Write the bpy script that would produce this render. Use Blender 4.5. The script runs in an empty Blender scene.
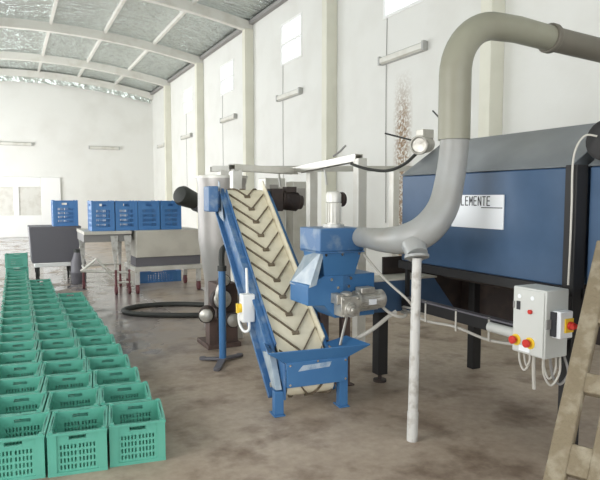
import bpy, bmesh, math, random
from mathutils import Vector, Matrix
R = math.radians
random.seed(7)
S = bpy.context.scene
COL = S.collection

# ---------------------------------------------------------------- camera, world, light, exposure
cd = bpy.data.cameras.new('camera'); cam = bpy.data.objects.new('camera', cd); COL.objects.link(cam)
cam.location = (0, 0, 1.65); cam.rotation_euler = (R(90 - 4.24), 0, R(-26.7))
cd.sensor_fit = 'HORIZONTAL'; cd.sensor_width = 36; cd.lens = 34.8; cd.clip_start = .05; cd.clip_end = 200
S.camera = cam
w = bpy.data.worlds.new('sky'); S.world = w; w.use_nodes = True
bg = w.node_tree.nodes['Background']; bg.inputs[0].default_value = (.93, .97, 1, 1); bg.inputs[1].default_value = 3.6

def area(name, loc, rot, sx, sy, power, color=(1, 1, 1)):
    d = bpy.data.lights.new(name, 'AREA'); d.shape = 'RECTANGLE'; d.size = sx; d.size_y = sy; d.energy = power; d.color = color
    o = bpy.data.objects.new(name, d); COL.objects.link(o); o.location = loc; o.rotation_euler = rot
    return o
# daylight through the open gateway behind the camera and side lamps added in three unseen left-wall openings
area('daylight_front', (1.0, -2.95, 2.6), (R(90), 0, 0), 7, 4.2, 150)
area('added_side_light', (-3.85, 3.0, 2.4), (0, R(-90), 0), 3.8, 4.5, 340)
area('added_side_light', (-3.85, 12.0, 2.4), (0, R(-90), 0), 3.8, 5, 360)
area('added_side_light', (-3.85, 21.0, 2.4), (0, R(-90), 0), 3.8, 6, 1000)
S.view_settings.view_transform = 'Standard'; S.view_settings.look = 'None'
S.view_settings.gamma = 1; S.view_settings.use_curve_mapping = False
S.view_settings.exposure = -0.66
S.cycles.use_denoising = True
S.cycles.max_bounces = 10; S.cycles.diffuse_bounces = 5; S.cycles.glossy_bounces = 4; S.cycles.transmission_bounces = 6
S.cycles.sample_clamp_indirect = 8

# ---------------------------------------------------------------- materials
def mat(name, col, rough=.5, metal=0, noise=None, bump=0, bscale=60, spec=.5, stretch=(1, 1, 1)):
    """noise = (scale, second colour, low, high)"""
    m = bpy.data.materials.new(name); m.use_nodes = True
    nt = m.node_tree; b = nt.nodes['Principled BSDF']
    b.inputs['Base Color'].default_value = (*col, 1); b.inputs['Roughness'].default_value = rough
    b.inputs['Metallic'].default_value = metal; b.inputs['Specular IOR Level'].default_value = spec
    tc = nt.nodes.new('ShaderNodeTexCoord'); mp = nt.nodes.new('ShaderNodeMapping'); mp.inputs['Scale'].default_value = stretch
    nt.links.new(tc.outputs['Object'], mp.inputs[0])
    if noise:
        n = nt.nodes.new('ShaderNodeTexNoise'); n.inputs['Scale'].default_value = noise[0]; n.inputs['Detail'].default_value = 6
        r = nt.nodes.new('ShaderNodeValToRGB')
        r.color_ramp.elements[0].position = noise[2]; r.color_ramp.elements[1].position = noise[3]
        r.color_ramp.elements[0].color = (*col, 1); r.color_ramp.elements[1].color = (*noise[1], 1)
        nt.links.new(mp.outputs[0], n.inputs[0]); nt.links.new(n.outputs[0], r.inputs[0]); nt.links.new(r.outputs[0], b.inputs['Base Color'])
    if bump:
        n2 = nt.nodes.new('ShaderNodeTexNoise'); n2.inputs['Scale'].default_value = bscale; n2.inputs['Detail'].default_value = 4
        bp = nt.nodes.new('ShaderNodeBump'); bp.inputs['Strength'].default_value = bump; bp.inputs['Distance'].default_value = .02
        nt.links.new(mp.outputs[0], n2.inputs[0]); nt.links.new(n2.outputs[0], bp.inputs['Height']); nt.links.new(bp.outputs[0], b.inputs['Normal'])
    return m

M = {}
M['wall'] = mat('white_plaster', (.735, .735, .70), .8, noise=(1.2, (.685, .68, .64), .45, .75), bump=.12, bscale=9)
M['pillar'] = mat('pillar_plaster', (.72, .71, .61), .8, noise=(2, (.65, .64, .54), .45, .75))
M['beam'] = mat('beam_paint', (.66, .65, .60), .6, noise=(3, (.57, .55, .49), .5, .75))
M['white'] = mat('white_paint', (.82, .82, .80), .45)
M['white_dirty'] = mat('worn_white_paint', (.56, .55, .52), .5, noise=(14, (.34, .31, .27), .50, .70))
M['green'] = mat('green_plastic', (.095, .37, .28), .40, noise=(3, (.12, .41, .31), .4, .7))
M['bluep'] = mat('blue_plastic', (.07, .22, .50), .42)
M['blue'] = mat('blue_paint', (.045, .155, .345), .42, noise=(5, (.052, .17, .36), .4, .7))
M['blue_worn'] = mat('worn_blue_paint', (.05, .14, .30), .42, noise=(9, (.17, .25, .36), .50, .68))
M['blue_dark'] = mat('deep_blue_paint', (.042, .088, .165), .45, noise=(6, (.05, .10, .185), .4, .7))
M['lid'] = mat('slate_grey_sheet', (.20, .22, .24), .38, metal=.3, noise=(2.5, (.26, .28, .30), .4, .7))
M['black'] = mat('black_steel', (.012, .011, .011), .6)
M['darkbrown'] = mat('dark_rusty_steel', (.035, .025, .022), .7, noise=(8, (.06, .04, .032), .45, .7))
M['brown'] = mat('brown_primer', (.11, .07, .058), .65, noise=(9, (.07, .048, .04), .45, .7))
M['rubber'] = mat('black_rubber', (.03, .032, .028), .6)
M['steel'] = mat('stainless_steel', (.62, .61, .57), .32, metal=.75, noise=(3, (.5, .49, .45), .4, .7), stretch=(1, 1, .15))
M['galv'] = mat('galvanised_sheet', (.70, .69, .64), .45, metal=.35, noise=(4, (.60, .58, .52), .45, .7))
M['tank'] = mat('dull_stainless', (.46, .44, .42), .42, metal=.45, noise=(2, (.38, .36, .345), .4, .7))
M['alu'] = mat('cast_aluminium', (.50, .48, .43), .42, metal=.6, noise=(20, (.34, .32, .28), .5, .7))
M['chrome'] = mat('chrome', (.85, .85, .85), .15, metal=1)
M['pvc'] = mat('grey_pipe_plastic', (.285, .28, .215), .42, noise=(2.2, (.235, .225, .17), .42, .72))
M['pvc_pale'] = mat('pale_pipe_plastic', (.315, .32, .31), .38, noise=(2.5, (.26, .25, .22), .45, .72))
M['pvc_dark'] = mat('dusty_pipe_plastic', (.16, .145, .115), .5, noise=(3, (.12, .11, .085), .4, .7))
M['belt'] = mat('cream_belt', (.76, .70, .54), .6, noise=(7, (.62, .56, .41), .45, .75))
M['cleat'] = mat('dirty_cleat', (.13, .10, .065), .75, noise=(20, (.22, .18, .12), .45, .7))
M['film'] = mat('cloudy_plastic_sheet', (.27, .34, .40), .25, noise=(7, (.42, .48, .52), .4, .7))
M['cream'] = mat('cream_sheet', (.60, .57, .50), .5, noise=(3, (.5, .47, .41), .45, .7))
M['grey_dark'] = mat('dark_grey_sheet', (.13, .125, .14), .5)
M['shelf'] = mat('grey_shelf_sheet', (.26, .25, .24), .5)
M['panel'] = mat('panel_grey', (.55, .56, .53), .45)
M['red'] = mat('red_plastic', (.55, .03, .02), .4)
M['yellow'] = mat('yellow_plastic', (.85, .58, .04), .4)
M['cable'] = mat('pale_cable', (.50, .48, .43), .55)
M['grey_lamp'] = mat('lamp_grey', (.42, .42, .40), .45)
M['sign'] = mat('sign_white', (.80, .82, .84), .4)
M['ink'] = mat('black_ink', (.02, .02, .025), .6)
M['maroon'] = mat('red_caster', (.15, .045, .05), .5)
M['wood'] = mat('plaster_splashed_wood', (.205, .165, .105), .85, noise=(13, (.34, .30, .22), .46, .72), bump=.5, bscale=40)
M['label'] = mat('faded_sticker', (.42, .50, .58), .5, noise=(14, (.16, .27, .42), .45, .65))
M['glass'] = mat('pane', (1, 1, 1), .02)
nt = M['glass'].node_tree; nt.nodes.clear()
o_ = nt.nodes.new('ShaderNodeOutputMaterial'); mx = nt.nodes.new('ShaderNodeMixShader'); tr = nt.nodes.new('ShaderNodeBsdfTransparent'); gl = nt.nodes.new('ShaderNodeBsdfTranslucent')
gl.inputs['Color'].default_value = (.95, .96, .97, 1); mx.inputs[0].default_value = .6
nt.links.new(tr.outputs[0], mx.inputs[1]); nt.links.new(gl.outputs[0], mx.inputs[2]); nt.links.new(mx.outputs[0], o_.inputs[0])

def floor_material():
    m = bpy.data.materials.new('stained_concrete'); m.use_nodes = True; nt = m.node_tree; b = nt.nodes['Principled BSDF']; L = nt.links.new
    tc = nt.nodes.new('ShaderNodeTexCoord'); co = tc.outputs['Object']
    def noise(scale, detail=6):
        n = nt.nodes.new('ShaderNodeTexNoise'); n.inputs['Scale'].default_value = scale; n.inputs['Detail'].default_value = detail; n.inputs['Roughness'].default_value = .6
        L(co, n.inputs[0]); return n.outputs[0]
    def ramp(src, p0, p1, c0, c1):
        r = nt.nodes.new('ShaderNodeValToRGB'); e = r.color_ramp.elements
        e[0].position, e[1].position = p0, p1; e[0].color, e[1].color = (*c0, 1), (*c1, 1); L(src, r.inputs[0]); return r.outputs[0]
    def mix(f, a, c, mode='MIX'):
        x = nt.nodes.new('ShaderNodeMix'); x.data_type = 'RGBA'; x.blend_type = mode
        if hasattr(f, 'links'): L(f, x.inputs[0])
        else: x.inputs[0].default_value = f
        L(a, x.inputs[6]); L(c, x.inputs[7]); return x.outputs[2]
    base = ramp(noise(.9), .35, .7, (.36, .285, .215), (.50, .42, .34))
    fine = ramp(noise(14), .3, .75, (.82, .80, .78), (1.08, 1.08, 1.08))
    stain = ramp(noise(2.1, 8), .50, .66, (1, 1, 1), (.52, .47, .44))
    c = mix(1, base, fine, 'MULTIPLY'); c = mix(1, c, stain, 'MULTIPLY')
    # wet band: beyond about seven metres and along the crates, broken up by noise
    sx = nt.nodes.new('ShaderNodeSeparateXYZ'); L(co, sx.inputs[0])
    def rng(src, a, bb):
        r = nt.nodes.new('ShaderNodeMapRange'); r.inputs[1].default_value = a; r.inputs[2].default_value = bb; L(src, r.inputs[0]); return r.outputs[0]
    def math2(op, a, bb):
        n = nt.nodes.new('ShaderNodeMath'); n.operation = op
        for i, v in enumerate((a, bb)):
            if hasattr(v, 'links'): L(v, n.inputs[i])
            else: n.inputs[i].default_value = v
        return n.outputs[0]
    far = rng(sx.outputs[1], 5.0, 8.0); left = rng(sx.outputs[0], 3.4, 1.0)
    wet = math2('MULTIPLY', far, left)
    patch = ramp(noise(1.5, 5), .34, .50, (0, 0, 0), (1, 1, 1))
    wet = math2('MULTIPLY', wet, patch)
    edge = math2('MULTIPLY', math2('MULTIPLY', rng(sx.outputs[0], .85, 1.0), rng(sx.outputs[0], 1.75, 1.35)), math2('MULTIPLY', rng(sx.outputs[1], 5.6, 6.4), rng(sx.outputs[1], 10.5, 9.0)))
    splash = math2('MULTIPLY', edge, ramp(noise(4.5, 6), .44, .52, (0, 0, 0), (1, 1, 1)))
    wet = math2('MAXIMUM', wet, splash)
    rr = nt.nodes.new('ShaderNodeMapRange'); rr.inputs[3].default_value = .58; rr.inputs[4].default_value = .04; L(wet, rr.inputs[0])
    L(rr.outputs[0], b.inputs['Roughness'])
    dark = nt.nodes.new('ShaderNodeMix'); dark.data_type = 'RGBA'; L(wet, dark.inputs[0]); L(c, dark.inputs[6]); dark.inputs[7].default_value = (.26, .245, .25, 1)
    L(dark.outputs[2], b.inputs['Base Color'])
    bp = nt.nodes.new('ShaderNodeBump'); bp.inputs['Strength'].default_value = .25; bp.inputs['Distance'].default_value = .01
    bs = nt.nodes.new('ShaderNodeMapRange'); bs.inputs[3].default_value = .25; bs.inputs[4].default_value = .05; L(wet, bs.inputs[0]); L(bs.outputs[0], bp.inputs['Strength'])
    sp = nt.nodes.new('ShaderNodeMapRange'); sp.inputs[3].default_value = .4; sp.inputs[4].default_value = .8; L(wet, sp.inputs[0]); L(sp.outputs[0], b.inputs['Specular IOR Level'])
    L(noise(5, 8), bp.inputs['Height']); L(bp.outputs[0], b.inputs['Normal'])
    return m
M['floor'] = floor_material()

def foil_material():
    m = bpy.data.materials.new('foil_insulation'); m.use_nodes = True; nt = m.node_tree; b = nt.nodes['Principled BSDF']; L = nt.links.new
    b.inputs['Base Color'].default_value = (.78, .84, .82, 1); b.inputs['Metallic'].default_value = .95; b.inputs['Roughness'].default_value = .22
    tc = nt.nodes.new('ShaderNodeTexCoord')
    hs = []
    for sc, st, amt in ((1.3, (1, 5, 1), .42), (4, (1, 2.5, 1), .16)):
        mp = nt.nodes.new('ShaderNodeMapping'); mp.inputs['Scale'].default_value = st; L(tc.outputs['Object'], mp.inputs[0])
        n = nt.nodes.new('ShaderNodeTexNoise'); n.inputs['Scale'].default_value = sc; n.inputs['Detail'].default_value = 5; L(mp.outputs[0], n.inputs[0])
        bp = nt.nodes.new('ShaderNodeBump'); bp.inputs['Strength'].default_value = .9; bp.inputs['Distance'].default_value = amt
        L(n.outputs[0], bp.inputs['Height'])
        if hs: L(hs[-1], bp.inputs['Normal'])
        hs.append(bp.outputs[0])
    L(hs[-1], b.inputs['Normal'])
    return m
M['foil'] = foil_material()

def rust_wall_material():
    """white plaster of the right-hand wall with one rust-coloured damp streak of its own shape"""
    m = M['wall'].copy(); m.name = 'white_plaster_with_rust_streak'; nt = m.node_tree; b = nt.nodes['Principled BSDF']; L = nt.links.new
    src = b.inputs['Base Color'].links[0].from_socket
    tc = nt.nodes.new('ShaderNodeTexCoord'); sx = nt.nodes.new('ShaderNodeSeparateXYZ'); L(tc.outputs['Object'], sx.inputs[0])
    def rng(s, a, bb):
        r = nt.nodes.new('ShaderNodeMapRange'); r.inputs[1].default_value = a; r.inputs[2].default_value = bb; L(s, r.inputs[0]); return r.outputs[0]
    def mul(a, c):
        n = nt.nodes.new('ShaderNodeMath'); n.operation = 'MULTIPLY'; L(a, n.inputs[0]); L(c, n.inputs[1]); return n.outputs[0]
    k = mul(mul(rng(sx.outputs[1], 7.66, 7.86), rng(sx.outputs[1], 8.22, 8.02)), rng(sx.outputs[2], 3.75, 2.9))
    n = nt.nodes.new('ShaderNodeTexNoise'); n.inputs['Scale'].default_value = 26; n.inputs['Detail'].default_value = 8; L(tc.outputs['Object'], n.inputs[0])
    k = mul(k, rng(n.outputs[0], .38, .56))
    x = nt.nodes.new('ShaderNodeMix'); x.data_type = 'RGBA'; L(k, x.inputs[0]); L(src, x.inputs[6]); x.inputs[7].default_value = (.29, .20, .125, 1)
    L(x.outputs[2], b.inputs['Base Color'])
    return m
M['wall_rust'] = rust_wall_material()

# ---------------------------------------------------------------- mesh helpers
class MB:
    def __init__(s): s.bm = bmesh.new()
    def box(s, x0, x1, y0, y1, z0, z1, mi=0, rot=None):
        c = Vector(((x0 + x1) / 2, (y0 + y1) / 2, (z0 + z1) / 2)); h = Vector((abs(x1 - x0) / 2, abs(y1 - y0) / 2, abs(z1 - z0) / 2))
        v = []
        for a in (-1, 1):
            for b in (-1, 1):
                for d in (-1, 1):
                    p = Vector((a * h.x, b * h.y, d * h.z))
                    if rot: p = rot @ p
                    v.append(s.bm.verts.new(c + p))
        for f in ((0, 1, 3, 2), (4, 6, 7, 5), (0, 4, 5, 1), (2, 3, 7, 6), (0, 2, 6, 4), (1, 5, 7, 3)):
            s.bm.faces.new([v[i] for i in f]).material_index = mi
        return s
    def bar(s, p0, p1, wd, th, up=(0, 0, 1), mi=0):
        p0, p1 = Vector(p0), Vector(p1); d = (p1 - p0); ln = d.length; d.normalize()
        a = d.cross(Vector(up))
        if a.length < 1e-4: a = d.cross(Vector((0, 1, 0)))
        a.normalize(); n = a.cross(d)
        rot = Matrix((a, d, n)).transposed()
        c = (p0 + p1) / 2
        return s.box(c.x - wd / 2, c.x + wd / 2, c.y - ln / 2, c.y + ln / 2, c.z - th / 2, c.z + th / 2, mi, rot)
    def prism(s, pts, axis, a0, a1, mi=0):
        """closed 2-D outline extruded along axis 0, 1 or 2"""
        def mk(p, a):
            q = list(p); q.insert(axis, a); return s.bm.verts.new(q)
        A = [mk(p, a0) for p in pts]; B = [mk(p, a1) for p in pts]; n = len(pts)
        s.bm.faces.new(A).material_index = mi; s.bm.faces.new(B[::-1]).material_index = mi
        for i in range(n): s.bm.faces.new((A[i], B[i], B[(i + 1) % n], A[(i + 1) % n])).material_index = mi
        return s
    def loft(s, rings, mi=0, cap=True):
        V = [[s.bm.verts.new(p) for p in r] for r in rings]; n = len(V[0])
        for a, b in zip(V, V[1:]):
            for i in range(n): s.bm.faces.new((a[i], a[(i + 1) % n], b[(i + 1) % n], b[i])).material_index = mi
        if cap:
            s.bm.faces.new(V[0][::-1]).material_index = mi; s.bm.faces.new(V[-1]).material_index = mi
        return s
    def tube(s, pts, r, n=12, mi=0, smooth=0, cap=True):
        P = [Vector(p) for p in pts]; rs = list(r) if hasattr(r, '__len__') else [r] * len(P)
        if smooth:
            Q, q = [], []
            for i in range(len(P) - 1):
                a, b, c, d = P[max(i - 1, 0)], P[i], P[i + 1], P[min(i + 2, len(P) - 1)]
                for k in range(smooth):
                    t = k / smooth
                    Q.append(.5 * ((2 * b) + (c - a) * t + (2 * a - 5 * b + 4 * c - d) * t * t + (3 * b - a - 3 * c + d) * t ** 3)); q.append(rs[i] * (1 - t) + rs[i + 1] * t)
            Q.append(P[-1]); q.append(rs[-1]); P, rs = Q, q
        T = []
        for i in range(len(P)):
            t = (P[min(i + 1, len(P) - 1)] - P[max(i - 1, 0)]); T.append(t.normalized() if t.length > 1e-9 else Vector((0, 0, 1)))
        u = T[0].orthogonal().normalized(); rings = []
        for i, p in enumerate(P):
            u = (u - T[i] * u.dot(T[i])).normalized(); v = T[i].cross(u)
            rings.append([p + rs[i] * (math.cos(2 * math.pi * k / n) * u + math.sin(2 * math.pi * k / n) * v) for k in range(n)])
        return s.loft(rings, mi, cap)
    def cyl(s, p0, p1, r0, r1=None, n=20, mi=0):
        return s.tube([p0, p1], [r0, r0 if r1 is None else r1], n, mi)
    def lathe(s, p0, axis, prof, n=24, mi=0):
        """prof = [(distance along the axis, radius)]"""
        p0, ax = Vector(p0), Vector(axis).normalized(); u = ax.orthogonal().normalized(); v = ax.cross(u)
        return s.loft([[p0 + ax * d + r * (math.cos(2 * math.pi * k / n) * u + math.sin(2 * math.pi * k / n) * v) for k in range(n)] for d, r in prof], mi)
    def perf(s, o, u, v, nrm, uc, vc, holes, t, mi=0):
        """slab with rectangular openings: cuts along u and v, a set of open cells, thickness t along nrm"""
        o, u, v, nrm = Vector(o), Vector(u), Vector(v), Vector(nrm); vs = {}
        def P(i, j, k):
            if (i, j, k) not in vs: vs[i, j, k] = s.bm.verts.new(o + u * uc[i] + v * vc[j] + nrm * t * k)
            return vs[i, j, k]
        nu, nv = len(uc) - 1, len(vc) - 1
        solid = lambda i, j: 0 <= i < nu and 0 <= j < nv and (i, j) not in holes
        def F(*q): s.bm.faces.new(q).material_index = mi
        for i in range(nu):
            for j in range(nv):
                if not solid(i, j): continue
                F(P(i, j, 0), P(i, j + 1, 0), P(i + 1, j + 1, 0), P(i + 1, j, 0)); F(P(i, j, 1), P(i + 1, j, 1), P(i + 1, j + 1, 1), P(i, j + 1, 1))
                if not solid(i - 1, j): F(P(i, j, 0), P(i, j, 1), P(i, j + 1, 1), P(i, j + 1, 0))
                if not solid(i + 1, j): F(P(i + 1, j, 0), P(i + 1, j + 1, 0), P(i + 1, j + 1, 1), P(i + 1, j, 1))
                if not solid(i, j - 1): F(P(i, j, 0), P(i + 1, j, 0), P(i + 1, j, 1), P(i, j, 1))
                if not solid(i, j + 1): F(P(i, j + 1, 0), P(i, j + 1, 1), P(i + 1, j + 1, 1), P(i + 1, j + 1, 0))
        return s
    def build(s, name, m, parent=None, local=False, bevel=0, smooth=True):
        bmesh.ops.recalc_face_normals(s.bm, faces=s.bm.faces)
        if parent is not None and not local:
            q = parent
            while q is not None:
                bmesh.ops.translate(s.bm, verts=s.bm.verts, vec=-q.location); q = q.parent
        me = bpy.data.meshes.new(name); s.bm.to_mesh(me); s.bm.free()
        for x in (m if isinstance(m, (list, tuple)) else [m]): me.materials.append(M[x])
        if smooth: me.shade_smooth(); me.set_sharp_from_angle(angle=.6)
        o = bpy.data.objects.new(name, me); COL.objects.link(o)
        if parent is not None: o.parent = parent
        if bevel:
            b = o.modifiers.new('bevel', 'BEVEL'); b.width = bevel; b.segments = 2; b.limit_method = 'ANGLE'; b.angle_limit = R(40)
        return o

def tag(o, label, cat, group=None, kind=None):
    o['label'] = label; o['category'] = cat
    if group: o['group'] = group
    if kind: o['kind'] = kind
    return o
def thing(name, label, cat, loc=(0, 0, 0), rz=0, group=None):
    o = bpy.data.objects.new(name, None); COL.objects.link(o); o.empty_display_size = .1
    o.location = loc; o.rotation_euler = (0, 0, rz)
    return tag(o, label, cat, group)
def struct(o, label, cat): return tag(o, label, cat, None, 'structure')
def copy_tree(src, parent=None):
    c = src.copy(); COL.objects.link(c)
    if parent is not None: c.parent = parent
    for ch in list(src.children): copy_tree(ch, c)
    return c

# ---------------------------------------------------------------- the setting
XW, XL, YB, YF = 5.9, -3.9, 26.4, -3.0
def roof(x): return 6.62 - .0222 * (x - 1) ** 2       # centre line of the arched rafters

struct(MB().box(XL - .3, XW + .3, YF - 3, YB + .3, -.2, 0).build('floor', 'floor'), 'stained brown concrete floor with wet patches', 'floor')

WIN = [(7.45, 8.53, 4.70, 5.62), (11.63, 12.73, 4.74, 5.70), (15.95, 17.1, 4.70, 5.60), (20.1, 21.25, 4.66, 5.52)]
ycuts = [YF] + [v for a, b, _, _ in WIN for v in (a, b)] + [YB + .2]
zc = sorted({0, 6.35} | {v for q in WIN for v in q[2:]})
holes = set()
for k, (a, b, z0, z1) in enumerate(WIN):
    for j in range(len(zc) - 1):
        if z0 - 1e-6 <= zc[j] and zc[j + 1] <= z1 + 1e-6: holes.add((1 + 2 * k, j))
struct(MB().perf((XW, 0, 0), (0, 1, 0), (0, 0, 1), (1, 0, 0), ycuts, zc, holes, .22).build('wall_right', 'wall_rust', smooth=False), 'long white plaster wall with small high windows', 'wall')
struct(MB().box(XL - .2, XW + .2, YB, YB + .2, 0, 6.9).build('wall_back', 'wall'), 'white plaster wall at the far end', 'wall')
struct(MB().perf((XL, 0, 0), (0, 1, 0), (0, 0, 1), (-1, 0, 0), [YF, .7, 5.3, 9.5, 14.5, 18, 24, YB + .2], [0, .3, 4.4, 6.35], {(1, 0), (1, 1), (3, 0), (3, 1), (5, 0), (5, 1)}, .2).build('wall_left', 'wall', smooth=False), 'white plaster wall with three wide openings added for light', 'wall')  # out of view; its openings are added to let light in
struct(MB().perf((0, YF, 0), (1, 0, 0), (0, 0, 1), (0, -1, 0), [XL - .2, -2.6, 4.6, XW + .2], [0, 4.8, 6.9], {(1, 0)}, .2).build('wall_front', 'wall', smooth=False), 'white plaster wall with an open gateway', 'wall')

N = 28
xs = [XL - .2 + (XW + .4 - XL) * i / N for i in range(N + 1)]
b = MB(); b.prism([(x, roof(x) + .17) for x in xs] + [(x, roof(x) + .23) for x in xs[::-1]], 1, YF - .2, YB + .2)
struct(b.build('ceiling', 'foil'), 'arched roof lined with silver foil insulation', 'ceiling')
RY = [1.5, 5.85, 10.2, 14.55, 18.9, 23.2, 26.25]
for k, y in enumerate(RY):
    b = MB(); xr = [x for x in xs if XL < x < XW] + [XW]
    xr = [XL] + xr
    b.prism([(x, roof(x) - .13) for x in xr] + [(x, roof(x) + .13) for x in xr[::-1]], 1, y - .08, y + .08)
    struct(b.build('rafter', 'beam', bevel=.008), 'pale arched roof beam, %s from the far wall' % ('seventh', 'sixth', 'fifth', 'fourth', 'third', 'second', 'first')[k], 'beam')
for x in (-3.2, -1.7, -.2, 1.3, 2.82, 4.3):
    struct(MB().box(x - .035, x + .035, YF, YB, roof(x) + .07, roof(x) + .172).build('purlin', 'beam'), 'thin pale roof batten running the length of the hall', 'beam')
struct(MB().box(XW - .12, XW, YF, YB, roof(XW) + .06, roof(XW) + .15).build('trim_1', 'shelf'), 'dark gap strip where the roof meets the wall', 'trim')
# crumpled foil hanging below the last beam
b = MB(); rr = random.Random(3); rows = []
for j in range(4):
    rows.append([(XL + .1 + (XW - XL - .2) * i / 70, YB - .06 - rr.random() * .07, roof(XL + .1 + (XW - XL - .2) * i / 70) - .1 - .075 * j + rr.uniform(-.02, .02)) for i in range(71)])
vv = [[b.bm.verts.new(p) for p in r] for r in rows]
for j in range(3):
    for i in range(70): b.bm.faces.new((vv[j][i], vv[j][i + 1], vv[j + 1][i + 1], vv[j + 1][i]))
struct(b.build('trim_2', 'foil', smooth=False), 'crumpled foil edge along the top of the far wall', 'trim')
PY = [1.5, 5.85, 10.2, 14.55, 18.9, 23.2]
for k, y in enumerate(PY):
    struct(MB().box(XW - .24, XW, y - .1, y + .1, 0, roof(XW) - .05).build('pillar', 'pillar', bevel=.01), 'square plaster pillar of the right-hand wall, %s from the far end' % ('sixth', 'fifth', 'fourth', 'third', 'second', 'first')[k], 'pillar')
struct(MB().box(-.6 - 1.2, -.6, YB - .05, YB, 2.47, 6.4).build('pillar', 'pillar'), 'shallow plaster pier on the far wall', 'pillar')
for k, (a, c, z0, z1) in enumerate(WIN):
    t = thing('window_%d' % (k + 1), 'small high two-pane window, %s along the right-hand wall' % ('nearest', 'second', 'third', 'farthest')[k], 'window', (XW, (a + c) / 2, z0)); t['kind'] = 'structure'
    zm = (z0 + z1) / 2
    f = MB()
    for q in ((a, a + .05, z0, z1), (c - .05, c, z0, z1), (a + .05, c - .05, z0, z0 + .05), (a + .05, c - .05, z1 - .05, z1), (a + .05, c - .05, zm - .025, zm + .025)):
        f.box(XW - .01, XW + .05, q[0], q[1], q[2], q[3])
    f.build('window_frame', 'white', t)
    for u0, u1 in ((z0 + .05, zm - .025), (zm + .025, z1 - .05)): MB().box(XW + .012, XW + .018, a + .05, c - .05, u0, u1).build('pane', 'glass', t)
# white double gate in the far wall
t = thing('door_1', 'white framed gate with two grey panels at the far end', 'door', (.6, YB, 0)); t['kind'] = 'structure'
f = MB()
x0, x1, zt = -1.9, 2.0, 2.46
for q in ((x0, x0 + .72, 0, zt), (x1 - .75, x1, 0, zt), (x0 + .72, x1 - .75, 2.06, zt), (.22, .42, .9, 2.06), (-1.18 + .52, -1.18 + .62, .9, 2.06), (x0 + .72, x1 - .75, 0, .9)): f.box(q[0], q[1], YB - .10, YB - .001, q[2], q[3])
f.build('door_frame', 'white', t, bevel=.012)
for u0, u1 in ((-1.18, -.66), (-.56, .22), (.42, 1.25)): MB().box(u0, u1, YB - .05, YB - .012, .9, 2.06).build('door_panel', 'galv', t)

# ---------------------------------------------------------------- wall lamps, wires
def lamp(x, y, z, along, length, label):
    t = thing('fluorescent_light', label, 'light', (x, y, z), group='fluorescent lights on the walls')
    L = length / 2; b = MB(); d = MB()
    if along == 'y':
        b.prism([(x, z - .07), (x - .05, z - .07), (x - .05, z + .07), (x, z + .07)], 1, y - L, y + L)
        d.prism([(x - .05, z - .065), (x - .10, z - .04), (x - .10, z + .04), (x - .05, z + .065)], 1, y - L + .02, y + L - .02)
        for s in (-1, 1): MB().box(x - .105, x - .045, y + s * (L - .03), y + s * (L + .015), z - .072, z + .072).build('end_cap', 'grey_lamp', t)
    else:
        b.prism([(y, z - .07), (y - .05, z - .07), (y - .05, z + .07), (y, z + .07)], 0, x - L, x + L)
        d.prism([(y - .05, z - .065), (y - .10, z - .04), (y - .10, z + .04), (y - .05, z + .065)], 0, x - L + .02, x + L - .02)
        for s in (-1, 1): MB().box(x + s * (L - .03), x + s * (L + .015), y - .105, y - .045, z - .072, z + .072).build('end_cap', 'grey_lamp', t)
    b.build('housing', 'grey_lamp', t); d.build('diffuser', 'galv', t, bevel=.006)
for y, z, ln, s in ((7.92, 3.99, 1.2, 'grey tube light above the rust streak on the white wall'), (12.2, 3.99, 1.2, 'grey tube light below the second window of the right-hand wall'),
                 (16.3, 3.94, 1.2, 'grey tube light below the third window of the right-hand wall'), (20.75, 3.83, 1.2, 'grey tube light below the farthest window of the right-hand wall'), (24.55, 3.8, 1.2, 'grey tube light in the last bay of the right-hand wall')):
    lamp(XW, y, z, 'y', ln, s)
lamp(.37, YB, 3.80, 'x', 1.2, 'grey tube light over the white gate on the far wall')
lamp(3.80, YB, 3.76, 'x', 1.25, 'grey tube light on the far wall, right of the gate')
for y, z0, z1, s in ((8.40, 1.2, 4.70, 'thin dark wire running down past the lamp beside the rust streak'), (12.60, 1.3, 4.74, 'thin wire hanging below the second high window'), (16.9, 1.3, 4.70, 'thin wire hanging below the third high window'), (20.9, 1.3, 4.66, 'thin wire hanging below the farthest high window')):
    tag(MB().tube([(XW - .012, y, z1), (XW - .012, y + .01, (z0 + z1) / 2 + .5), (XW - .012, y - .02, z0)], .0055, 6, smooth=6).build('wall_wire', 'shelf'), s, 'wire', 'wires down the right-hand wall')

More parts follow.
